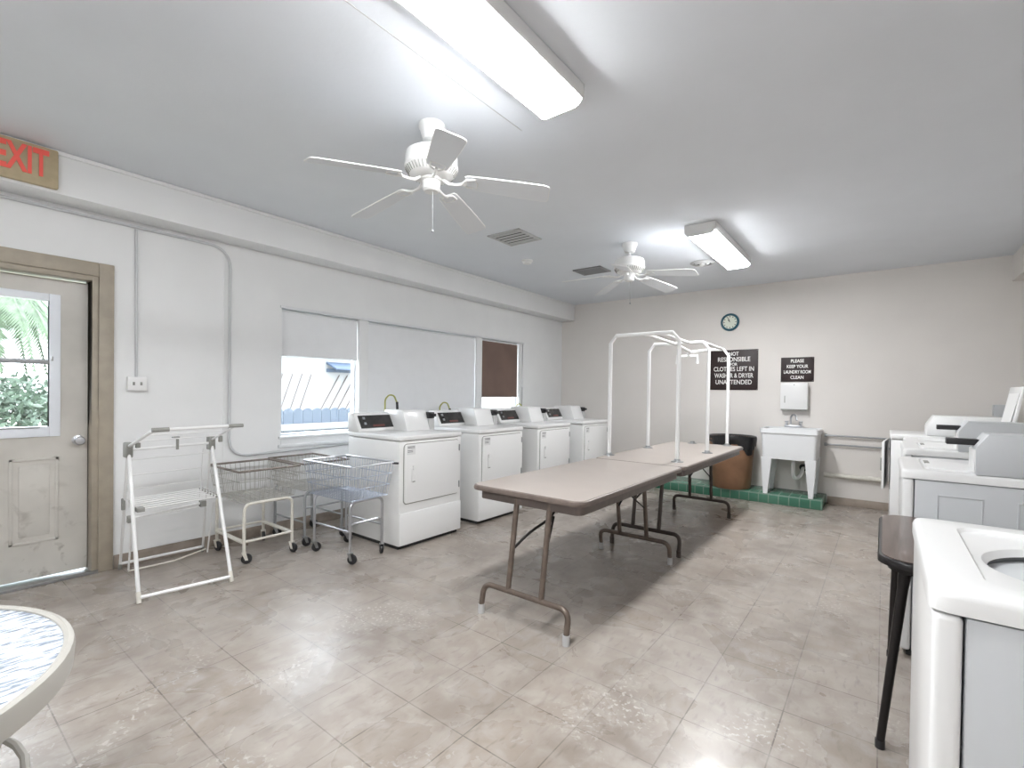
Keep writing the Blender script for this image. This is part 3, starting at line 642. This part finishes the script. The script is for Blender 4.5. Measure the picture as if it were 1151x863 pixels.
for (x, y) in ((-2.02, 4.11), (-1.385, 4.11), (-1.985, 4.955), (-1.375, 4.955), (-1.78, 5.80), (-1.405, 5.84)):
    MB().lathe([(.001, .7466), (.052, .7466), (.050, .752), (.026, .757), (.024, .772), (.001, .772)], (x, y, 0), 18).build('flange', M_steel, pr_, o)

# ------------------------------------------------------------------ patio table in the left foreground
pt = thing('patio_table', 'round patio table with rippled glass top at the left foreground', 'table', (-1.63, -.20, 0)); o = pt.location; c0 = (-1.63, -.20, 0)
MB().lathe([(.466, .66), (.474, .655), (.482, .66), (.485, .70), (.482, .714), (.472, .718), (.464, .714), (.462, .70), (.466, .66)], c0, 72).build('rim', M_rim, pt, o)
MB().lathe([(.001, .702), (.465, .702), (.465, .710), (.001, .710)], c0, 72).build('glass_top', M_tglass, pt, o)
for k in range(4):
    a = math.radians(45+90*k); ca, sa = math.cos(a), math.sin(a)
    MB().tube([(c0[0]+.455*ca, c0[1]+.455*sa, .67), (c0[0]+.40*ca, c0[1]+.40*sa, .45), (c0[0]+.42*ca, c0[1]+.42*sa, .01)], .014, 10, fillet=.1).build('leg', M_rim, pt, o)
MB().tube([(c0[0]+.4*math.cos(i*math.pi/18), c0[1]+.4*math.sin(i*math.pi/18), .42) for i in range(36)], .009, 8, closed=True).build('brace_ring', M_rim, pt, o)

# ------------------------------------------------------------------ drying rack
dr = thing('drying_rack', 'white folding clothes drying rack with grey joints standing by the door', 'drying rack', (-3.95, 1.2, 0)); o = dr.location
def bar(p, q_, r_, nm, m_=M_white, par=None, n=10): return tube([p, q_], r_, n).build(nm, m_, par or dr, o)
Lf, Rf = (-3.57, .931, 0), (-3.50, 1.43, 0); Lt, Rt = (-3.93, .962, .925), (-3.93, 1.455, .935); Lb, Rb = (-4.35, 1.02, 0), (-4.33, 1.545, 0)
def lerp(a, b_, u): return tuple(a[i]+(b_[i]-a[i])*u for i in range(3))
for a, b_ in ((Lf, Lt), (Rf, Rt)):
    g = bar(lerp(a, b_, .015), b_, .0115, 'front_leg'); bar(lerp(a, b_, 0), lerp(a, b_, .07), .0135, 'foot_cap', M_creamt, g)
for a, b_ in ((Lb, Lt), (Rb, Rt)):
    g = bar(lerp(a, b_, .015), b_, .0085, 'rear_leg'); bar(lerp(a, b_, 0), lerp(a, b_, .05), .0115, 'foot_cap', M_greyp, g)
bar(lerp(Lf, Lt, .035), lerp(Rf, Rt, .035), .0115, 'front_crossbar'); bar(lerp(Lb, Lt, .05), lerp(Rb, Rt, .05), .0105, 'rear_crossbar')
bar(lerp(Lt, Lf, .02), lerp(Rt, Rf, .02), .009, 'top_crossbar')
for p in (Lt, Rt): MB().box(p[0]-.036, p[0]+.030, p[1]-.021, p[1]+.021, p[2]-.07, p[2]+.03, bev=.008).build('joint', M_greyp, dr, o)
# raised wing
La, Ra = (-3.47, .972, 1.062), (-3.47, 1.435, 1.068)
wg = MB().tube([Lt, lerp(Lt, La, .93), lerp(La, Ra, .05)], .010, 10, fillet=.05).tube([lerp(Lt, La, 1), Ra], .0105, 10).tube([Rt, lerp(Rt, Ra, 1)], .007, 8)
for u in (.35, .7): wg.tube([lerp(Lt, La, u), lerp(Rt, Ra, u)], .0035, 6)
wg.build('raised_wing', M_white, dr, o)
bar(lerp(La, Ra, -.02), lerp(La, Ra, .17), .0135, 'wing_corner', M_greyp); bar(lerp(La, Ra, .90), lerp(La, Ra, 1.10), .0125, 'wing_corner', M_greyp)
MB().box(-3.80, -3.785, 1.19, 1.205, .90, .985, bev=.002).box(-3.80, -3.77, 1.165, 1.205, .975, .99, bev=.002).build('hook', M_greyp, dr, o)
MB().box(-3.84, -3.815, .975, 1.0, .925, .96, bev=.004).box(-3.82, -3.80, 1.46, 1.485, .93, .975, bev=.004).build('wing_hinge', M_greyp, dr, o)
# hanging rear wing of thin rods
hw = MB()
for u in (.10, .22, .33, .45, .57): hw.tube([lerp(Lt, Lb, u), lerp(Rt, Rb, u)], .0038, 6)
hw.tube([(-4.0, .985, .87), (-4.06, 1.0, .50)], .0045, 6).tube([(-4.0, 1.43, .87), (-4.06, 1.43, .50)], .0045, 6)
hw.build('rear_rods', M_white, dr, o)
# lower shelf of rods
sh = MB(); A = (-3.76, .975, .535); B = (-3.76, 1.435, .545); A2 = (-4.10, 1.0, .545); B2 = (-4.10, 1.45, .555)
for k in range(7): sh.tube([lerp(A, A2, k/6), lerp(B, B2, k/6)], .0042, 8)
sho = sh.build('lower_shelf', M_white, dr, o)
q = MB()
for k in range(7): p = lerp(B, B2, k/6); q.box(p[0]-.008, p[0]+.008, p[1]-.012, p[1]+.014, p[2]-.007, p[2]+.007, bev=.002)
q.box(A[0]-.03, A[0]+.02, A[1]-.012, A[1]+.03, A[2]-.014, A[2]+.014, bev=.004); q.build('rod_clip', M_greyp, sho, o)
tube([A, A2], .006, 8).build('shelf_side', M_white, sho, o); tube([B, B2], .006, 8).build('shelf_side', M_white, sho, o)
# lower fold bar with grey ends
bar((-3.98, 1.0, .44), (-3.98, 1.42, .47), .0085, 'fold_bar')
for p in ((-3.98, .99, .44), (-3.98, 1.42, .47)): MB().box(p[0]-.018, p[0]+.018, p[1]-.02, p[1]+.02, p[2]-.028, p[2]+.018, bev=.004).build('joint', M_greyp, dr, o)
for p in (lerp(Lt, Lb, .42),): MB().box(p[0]-.012, p[0]+.012, p[1]-.018, p[1]+.002, p[2]-.06, p[2]+.02, bev=.005).build('slider', M_greyp, dr, o)
tube([(-4.20, 1.03, .02), (-4.15, 1.3, .035), (-4.22, 1.53, .05)], .006, 8).build('floor_strap', M_creamt, dr, o)
for y in (1.03, 1.53): bar((-4.19, y, .03), (-4.02, y-.02, .45), .006, 'strut')

# ------------------------------------------------------------------ laundry carts (local: origin on the floor at centre)
def caster(par, x, y, ang, zax=.075, m_=M_steel):
    ca, sa = math.cos(ang), math.sin(ang); q = MB()
    P = lambda u, v, z: (x+u*ca-v*sa, y+u*sa+v*ca, z)
    rg = []
    for rr_, v in ((.001, -.012), (.034, -.012), (.038, -.006), (.038, .006), (.034, .012), (.001, .012)):
        rg.append([P(rr_*math.cos(2*math.pi*k/20)+.018, v, .038+rr_*math.sin(2*math.pi*k/20)) for k in range(20)])
    q.loops(rg); wo = q.build('caster_wheel', M_black, par)
    f = MB()
    for v in (-.017, .017): f.loops([[P(.018-.010, v-.0015, .03), P(.018+.010, v-.0015, .03), P(.018+.010, v+.0015, .03), P(.018-.010, v+.0015, .03)], [P(-.014, v-.0015, .082), P(.014, v-.0015, .082), P(.014, v+.0015, .082), P(-.014, v+.0015, .082)]])
    f.loops([[P(-.016, -.019, .080), P(.016, -.019, .080), P(.016, .019, .080), P(-.016, .019, .080)], [P(-.016, -.019, .087), P(.016, -.019, .087), P(.016, .019, .087), P(-.016, .019, .087)]])
    f.build('caster_fork', m_, wo)
def cart(label, loc, rz, lx, ly, zb, zr, tm, rimm, wm, bx, by, tx, ty, style, shift=0, angs=(0, .8, 1.6, 2.4), wheelm=M_steel):
    """lx, ly leg half spans; bx, by basket bottom half sizes; tx, ty rim half sizes"""
    R_ = thing('laundry_cart', label, 'laundry cart', loc, rz, 'wire laundry carts beside the first dryer')
    fr = MB(); rt = .0115
    for sx in (-1, 1): fr.tube([(sx*lx, -ly, .085), (sx*lx, -ly, zb-.012), (sx*lx, ly, zb-.012), (sx*lx, ly, .085)], rt, 10, fillet=.06)
    if style == 'tray':
        for sx in (-1, 1): fr.tube([(sx*lx, -ly, .165), (sx*lx, ly, .165)], .010, 10)
        for sy in (-1, 1): fr.box(-lx, lx, sy*ly-.018, sy*ly+.018, .155, .168, bev=.002)
    elif style == 'cross':
        for sx in (-1, 1): fr.tube([(sx*lx, -ly, .32), (sx*lx, ly, .32)], .008, 10)
        for sy in (-1, 1): fr.tube([(-lx, sy*ly, .20), (lx, sy*ly, .20)], .008, 10)
    else:
        fr.tube([(lx, -ly, .28), (lx, -ly+.03, .30), (lx, ly-.03, .30), (lx, ly, .26)], .008, 10, fillet=.02)
        for sy in (-1, 1): fr.tube([(-lx, sy*ly, .24), (lx, sy*ly, .24)], .008, 10)
    fr.build('frame', tm, R_)
    i = 0
    for sx in (-1, 1):
        for sy in (-1, 1): caster(R_, sx*lx, sy*ly, angs[i], m_=wheelm); i += 1
    wr = MB(); rw = .0023; s_ = shift
    def BT(u, v, h): # u,v in -1..1, h 0..1
        return ((bx+(tx-bx)*h)*u+s_, (by+(ty-by)*h)*v, zb+(zr-zb)*h)
    N1, N2 = 19, 12
    for k in range(N1+1):
        u = -1+2*k/N1
        wr.tube([BT(u, -1, 1), BT(u, -1, 0), BT(u, 1, 0), BT(u, 1, 1)], rw, 4)
    for k in range(1, N2):
        v = -1+2*k/N2
        wr.tube([BT(-1, v, 1), BT(-1, v, 0), BT(1, v, 0), BT(1, v, 1)], rw, 4)
    for h in (.0, .33, .66):
        wr.tube([BT(-1, -1, h), BT(1, -1, h), BT(1, 1, h), BT(-1, 1, h)], rw*1.5, 5, closed=True)
    bk = wr.build('basket', wm, R_)
    rp = [BT(-1, -1, 1), BT(1, -1, 1), BT(1, 1, 1), BT(-1, 1, 1)]
    q = MB()
    for a in range(4): q.tube([rp[a], rp[(a+1) % 4]], .0085, 8)
    q.build('rim', rimm, R_)
    return R_
cart('cream-legged laundry cart with a rusty-rimmed basket behind the drying rack', (-4.03, 1.815, 0), 0, .245, .185, .46, .70, M_creamt, M_rust, M_wire, .235, .205, .27, .235, 'tray', angs=(.2, -.3, 1.2, .2), wheelm=M_creamt)
cart('grey-legged laundry cart in the middle, between the cream one and the chrome one', (-4.075, 2.305, 0), .04, .235, .18, .47, .70, M_greym, M_rust, M_wire, .245, .185, .285, .215, 'cross', angs=(1.2, 1.4, 1.5, 1.3))
cart('chrome laundry cart with shiny wire basket against the first dryer side', (-3.42, 2.275, 0), .04, .235, .15, .48, .745, M_chrome, M_chrome, M_cwire, .265, .175, .31, .20, 'bent', angs=(1.4, 1.2, .4, 2.6))
# handle stubs of the chrome cart
cc = [x for x in bpy.data.objects if x.get('label', '').startswith('chrome laundry')][0]
MB().tube([(.30, .20, .735), (.345, .22, .735)], .009, 8).tube([(-.30, .20, .735), (-.30, .25, .735)], .009, 8).build('handle_stub', M_black, cc)

# ------------------------------------------------------------------ ceiling fans
def fan(label, loc, a0, pitch_=.22):
    R_ = thing('ceiling_fan', label, 'ceiling fan', loc, 0, 'white five-blade ceiling fans')
    MB().lathe([(.001, 0), (.074, 0), (.074, -.018), (.068, -.028), (.060, -.05), (.050, -.085), (.034, -.094), (.001, -.094)], n=32).build('canopy', M_fan, R_)
    MB().lathe([(.001, -.09), (.0135, -.09), (.0135, -.15), (.001, -.15)], n=16).build('downrod', M_fan, R_)
    mo = MB().lathe([(.001, -.135), (.05, -.138), (.115, -.150), (.140, -.165), (.145, -.185), (.145, -.232), (.150, -.236), (.150, -.243), (.120, -.285), (.085, -.300), (.001, -.300)], n=48).build('motor_housing', M_fan, R_)
    q = MB()
    for k in range(40):
        a = 2*math.pi*k/40; ca, sa = math.cos(a), math.sin(a); rr_ = []
        for (r_, z_) in ((.144, -.2535), (.122, -.2840)): rr_.append((r_, z_))
        pa = Vector((rr_[0][0]*ca, rr_[0][0]*sa, rr_[0][1])); pb = Vector((rr_[1][0]*ca, rr_[1][0]*sa, rr_[1][1])); q.tube([pa, pb], .0032, 4)
    q.build('vent_slots', M_greyp, mo)
    MB().lathe([(.001, -.295), (.062, -.295), (.062, -.312), (.050, -.318), (.047, -.350), (.050, -.360), (.040, -.372), (.001, -.374)], n=32).build('switch_housing', M_fan, R_)
    zb = -.322; DR = Matrix.Translation((.2, 0, 0)) @ Matrix.Rotation(.135, 4, 'Y') @ Matrix.Translation((-.2, 0, 0))
    for k in range(5):
        a = a0+k*2*math.pi/5; Mx = Matrix.Rotation(a, 4, 'Z')
        ir = MB(); ir.tube([(.06, 0, -.300), (.10, 0, -.328), (.14, 0, -.332), (.20, 0, zb-.004)], [.008, .009, .008, .008], 8)
        ir.tube([(.17, 0, zb-.006), (.20, .035, zb-.008), (.25, .038, zb-.010), (.26, 0, zb-.004), (.25, -.038, zb+.002), (.20, -.035, zb), (.17, 0, zb-.006)], .006, 6)
        ir.bm.transform(Mx); iro = ir.build('blade_iron', M_fan, R_)
        bl = MB(); o1 = []; o2 = []
        prof = [(.195, .045), (.21, .054), (.30, .060), (.50, .068), (.635, .070), (.655, .064), (.662, .050)]
        ol = [(x, y) for x, y in prof]+[(x, -y) for x, y in reversed(prof)]
        bl.prism(ol, -.003, .003, 'z'); bl.bm.transform(Matrix.Translation((0, 0, zb+.004)) @ DR @ Matrix.Rotation(-pitch_, 4, 'X')); bl.bm.transform(Mx)
        blo = bl.build('blade', M_blade, R_)
        e_ = MB().tube([(x, y, 0) for x, y in ol], .0036, 6, closed=True); e_.bm.transform(Matrix.Translation((0, 0, zb+.004)) @ DR @ Matrix.Rotation(-pitch_, 4, 'X')); e_.bm.transform(Mx); e_.build('blade_lit_edge', M_fan, blo)  # white bead puts the lit rim of the blade into its colour
    MB().tube([(.01, 0, -.37), (.012, .002, -.59)], .0016, 5).lathe([(.001, -.60), (.007, -.596), (.007, -.588), (.001, -.584)], (.012, .002, 0), 10).build('pull_chain', M_greym, R_)
    return R_
fan('near white ceiling fan, left of the large near ceiling light', (-2.03, 1.86, H), math.radians(-35))
fan('far white ceiling fan, between the far ceiling light and the grey grille', (-2.02, 4.49, H), math.radians(-1.1))

# ------------------------------------------------------------------ lights
def fixture(label, x0, x1, y0, y1):
    R_ = thing('fluorescent_light', label, 'ceiling light', ((x0+x1)/2, (y0+y1)/2, H)); o = R_.location
    box(x0+.012, x1-.012, y0+.004, y1-.004, H-.052, H, bev=.003).build('housing', M_fix, R_, o)
    z0, z1 = H-.100, H-.065
    for xa in (x0-.002, x1-.010): box(xa, xa+.012, y0+.012, y1-.012, H-.071, H-.002, bev=.002).build('side_rail', M_fix, R_, o)
    prof = [(x0+.011, z1), (x0+.006, z1-.006), (x0+.03, z0+.006), (x0+.045, z0), (x1-.045, z0), (x1-.03, z0+.006), (x1-.006, z1-.006), (x1-.011, z1)]
    MB().prism(prof, y0+.012, y1-.012, 'y').build('diffuser', M_diff, R_, o)
    for y in (y0, y1-.012):
        MB().prism([(p[0]+(.004 if p[0] > (x0+x1)/2 else -.004), p[1]-.002) for p in prof[1:-1]]+[(x1+.002, z1+.002), (x1+.002, H-.002), (x0-.002, H-.002), (x0-.002, z1+.002)], y, y+.012, 'y').build('end_cap', M_fix, R_, o)
fixture('large fluorescent ceiling light nearest the viewer', -1.43, -1.17, .72, 2.05)
fixture('smaller-looking far fluorescent ceiling light towards the far wall', -1.42, -1.16, 4.30, 5.68)
fixture('added ceiling light, unseen behind the viewer, brightening the near half', -1.43, -1.17, -1.6, -.4)  # unseen third fixture, added for its light on the near half of the room

# ------------------------------------------------------------------ ceiling vents
def vent(label, x0, x1, y0, y1, slats, name='ceiling_vent', filt=False):
    R_ = thing(name, label, 'vent', ((x0+x1)/2, (y0+y1)/2, H)); o = R_.location; t_ = .03
    MB().box(x0, x1, y0, y0+t_, H-.012, H, bev=.003).box(x0, x1, y1-t_, y1, H-.012, H, bev=.003).box(x0, x0+t_, y0, y1, H-.012, H, bev=.003).box(x1-t_, x1, y0, y1, H-.012, H, bev=.003).build('frame', M_vent if filt else M_ventl, R_, o)
    box(x0+.02, x1-.02, y0+.02, y1-.02, H-.003, H-.001).build('backing', M_ventd, R_, o)
    for k in range(slats):
        y = y0+t_+(k+.5)*(y1-y0-2*t_)/slats; s_ = .010 if filt else .013
        MB().prism([(y-s_, H-.006), (y-s_, H-.004), (y+s_, H-.010), (y+s_, H-.012)], x0+t_, x1-t_, 'x').build('louver', M_vent if filt else M_ventl, R_, o)
vent('square louvered ceiling vent between the near fan and the far fan', -3.02, -2.645, 3.485, 3.86, 5)
vent('dark grey return grille in the ceiling behind the far fan', -3.01, -2.64, 5.06, 5.35, 9, 'return_grille', True)
rv = thing('round_ceiling_vent', 'round ceiling air diffuser beside the far fluorescent light', 'vent', (-1.645, 5.60, H)); o = rv.location
MB().lathe([(.125, 0), (.130, -.006), (.105, -.020), (.095, -.016), (.095, 0)], n=40, c=o).build('outer_ring', M_ventl, rv, o)
MB().lathe([(.075, -.004), (.080, -.012), (.060, -.026), (.050, -.020), (.055, -.004)], n=40, c=o).build('inner_ring', M_ventl, rv, o)
MB().lathe([(.001, -.004), (.030, -.008), (.028, -.028), (.001, -.032)], n=24, c=o).build('centre_cone', M_fan, rv, o)
MB().lathe([(.001, -.001), (.10, -.001), (.10, -.003), (.001, -.003)], n=40, c=o).build('backing', M_vent, rv, o)
sd = thing('smoke_detector', 'small white smoke detector on the ceiling near the square vent', 'smoke detector', (-3.21, 4.40, H)); o = sd.location
MB().lathe([(.001, 0), (.062, 0), (.062, -.012), (.048, -.022), (.044, -.038), (.001, -.040)], n=28, c=o).build('housing', M_fan, sd, o)

# ------------------------------------------------------------------ outdoors
S(box(-40, XL-.165, -20, 30, -.35, -.25).build('outdoor_ground', M_grass), 'pale ground outside', 'ground')
# scalloped fence in sun
for k in range(24):
    y = 2.95+k*.152
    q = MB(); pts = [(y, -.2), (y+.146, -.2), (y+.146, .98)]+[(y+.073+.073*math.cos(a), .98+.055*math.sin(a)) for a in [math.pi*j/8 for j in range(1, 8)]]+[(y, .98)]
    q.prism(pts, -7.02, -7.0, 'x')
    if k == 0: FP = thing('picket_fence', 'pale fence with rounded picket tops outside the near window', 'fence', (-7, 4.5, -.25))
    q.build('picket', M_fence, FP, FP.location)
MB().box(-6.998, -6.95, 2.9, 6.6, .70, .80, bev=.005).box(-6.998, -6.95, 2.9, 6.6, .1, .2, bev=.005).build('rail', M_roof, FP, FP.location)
nb = thing('neighbor_building', 'white building with slanting dark wall seams beyond the fence', 'building', (-10, 6.5, -.25)); o = nb.location
box(-13, -10, 3.2, 14, -.25, 2.05).build('wall', M_roof, nb, o)
box(-13.2, -9.9, 3.1, 14.2, 2.05, 2.2, bev=.01).build('roof', M_roof, nb, o)
for k in range(20):
    y = 3.9+k*.21+(.25 if k > 7 else 0); tube([(-9.99, y, .72), (-9.99, y+(.32 if k < 8 else .55), 1.66)], .009 if k < 8 else .013, 5).build('wall_seam', M_rib, nb, o)
aw = MB().prism([(-10.0, 1.95), (-9.6, 1.80), (-9.6, 1.77), (-10.0, 1.90)], 6.05, 6.95, 'y').box(-9.99, -9.97, 6.05, 6.95, 1.72, 1.80).build('awning', M_awn, nb, o)
# palm and shrubs beyond the door
pm = thing('palm_tree', 'palm with drooping green fronds outside the door window', 'palm tree', (-11.2, .55, -.25)); o = pm.location
MB().tube([(-11.2, .55, -.25), (-11.2, .6, 1.5), (-11.2, .80, 2.78)], [.16, .13, .12], 14).build('trunk', M_trunk, pm, o)
for k in range(22):
    a = 2*math.pi*k/22+.2; L_ = random.uniform(1.3, 1.7); fr = MB(); base = Vector((-11.2, .80, 2.78))
    pts = []
    for j in range(15):
        u = j/14; rr_ = L_*u*(1-.25*u); z = .50*math.sin(u*1.9)-1.75*u*u; pts.append(base+Vector((rr_*math.cos(a), rr_*math.sin(a), z)))
    fr.tube(pts, .012, 4)
    for j in range(1, 15):
        for jj in (0, .25, .5, .75):
            p = pts[j-1].lerp(pts[j], jj); t_ = (pts[j]-pts[j-1]).normalized(); sd_ = t_.cross(Vector((0, 0, 1))).normalized()
            for s_ in (-1, 1):
                l = .42*math.sin(math.pi*min(1, (j+jj)/15*.85+.12)); tip = p+sd_*s_*l*.75+t_*l*.35+Vector((0, 0, -l*.55)); w_ = t_*.028
                fr.bm.faces.new([fr.bm.verts.new(p-w_), fr.bm.verts.new(p+w_), fr.bm.verts.new(tip)])
    fr.build('frond', M_leaf, pm, o)
def shrub(label, c_, rx, ry, rz_, n, seed):
    rnd = random.Random(seed); R_ = thing('shrub', label, 'shrub', (c_[0], c_[1], -.25)); o = R_.location
    q = MB()
    for k in range(9): a = k*.7; q.tube([(c_[0], c_[1], -.25), (c_[0]+.5*rx*math.cos(a), c_[1]+.5*ry*math.sin(a), c_[2]+.3*rz_)], .015, 5)
    q.build('stems', M_trunk, R_, o); q = MB()
    for k in range(n):
        th = rnd.uniform(0, 2*math.pi); ph = math.acos(rnd.uniform(-1, 1)); r_ = rnd.uniform(.6, 1.05)
        p = Vector((c_[0]+rx*r_*math.sin(ph)*math.cos(th), c_[1]+ry*r_*math.sin(ph)*math.sin(th), c_[2]+rz_*r_*math.cos(ph)))
        d_ = Vector((rnd.uniform(-1, 1), rnd.uniform(-1, 1), rnd.uniform(-.4, 1))).normalized(); s_ = d_.cross(Vector((rnd.uniform(-1, 1), .3, .2))).normalized(); l = rnd.uniform(.07, .14)
        v = [q.bm.verts.new(x) for x in (p, p+d_*l*.5+s_*l*.2, p+d_*l, p+d_*l*.5-s_*l*.2)]; q.bm.faces.new(v)
    q.build('foliage', M_bush, R_, o)
shrub('dense green shrub seen low through the door window', (-8.8, .95, .55), .7, .75, .85, 5200, 1)
shrub('second green shrub seen at the left through the door window', (-9.6, -.55, .65), .7, .7, .75, 3000, 2)
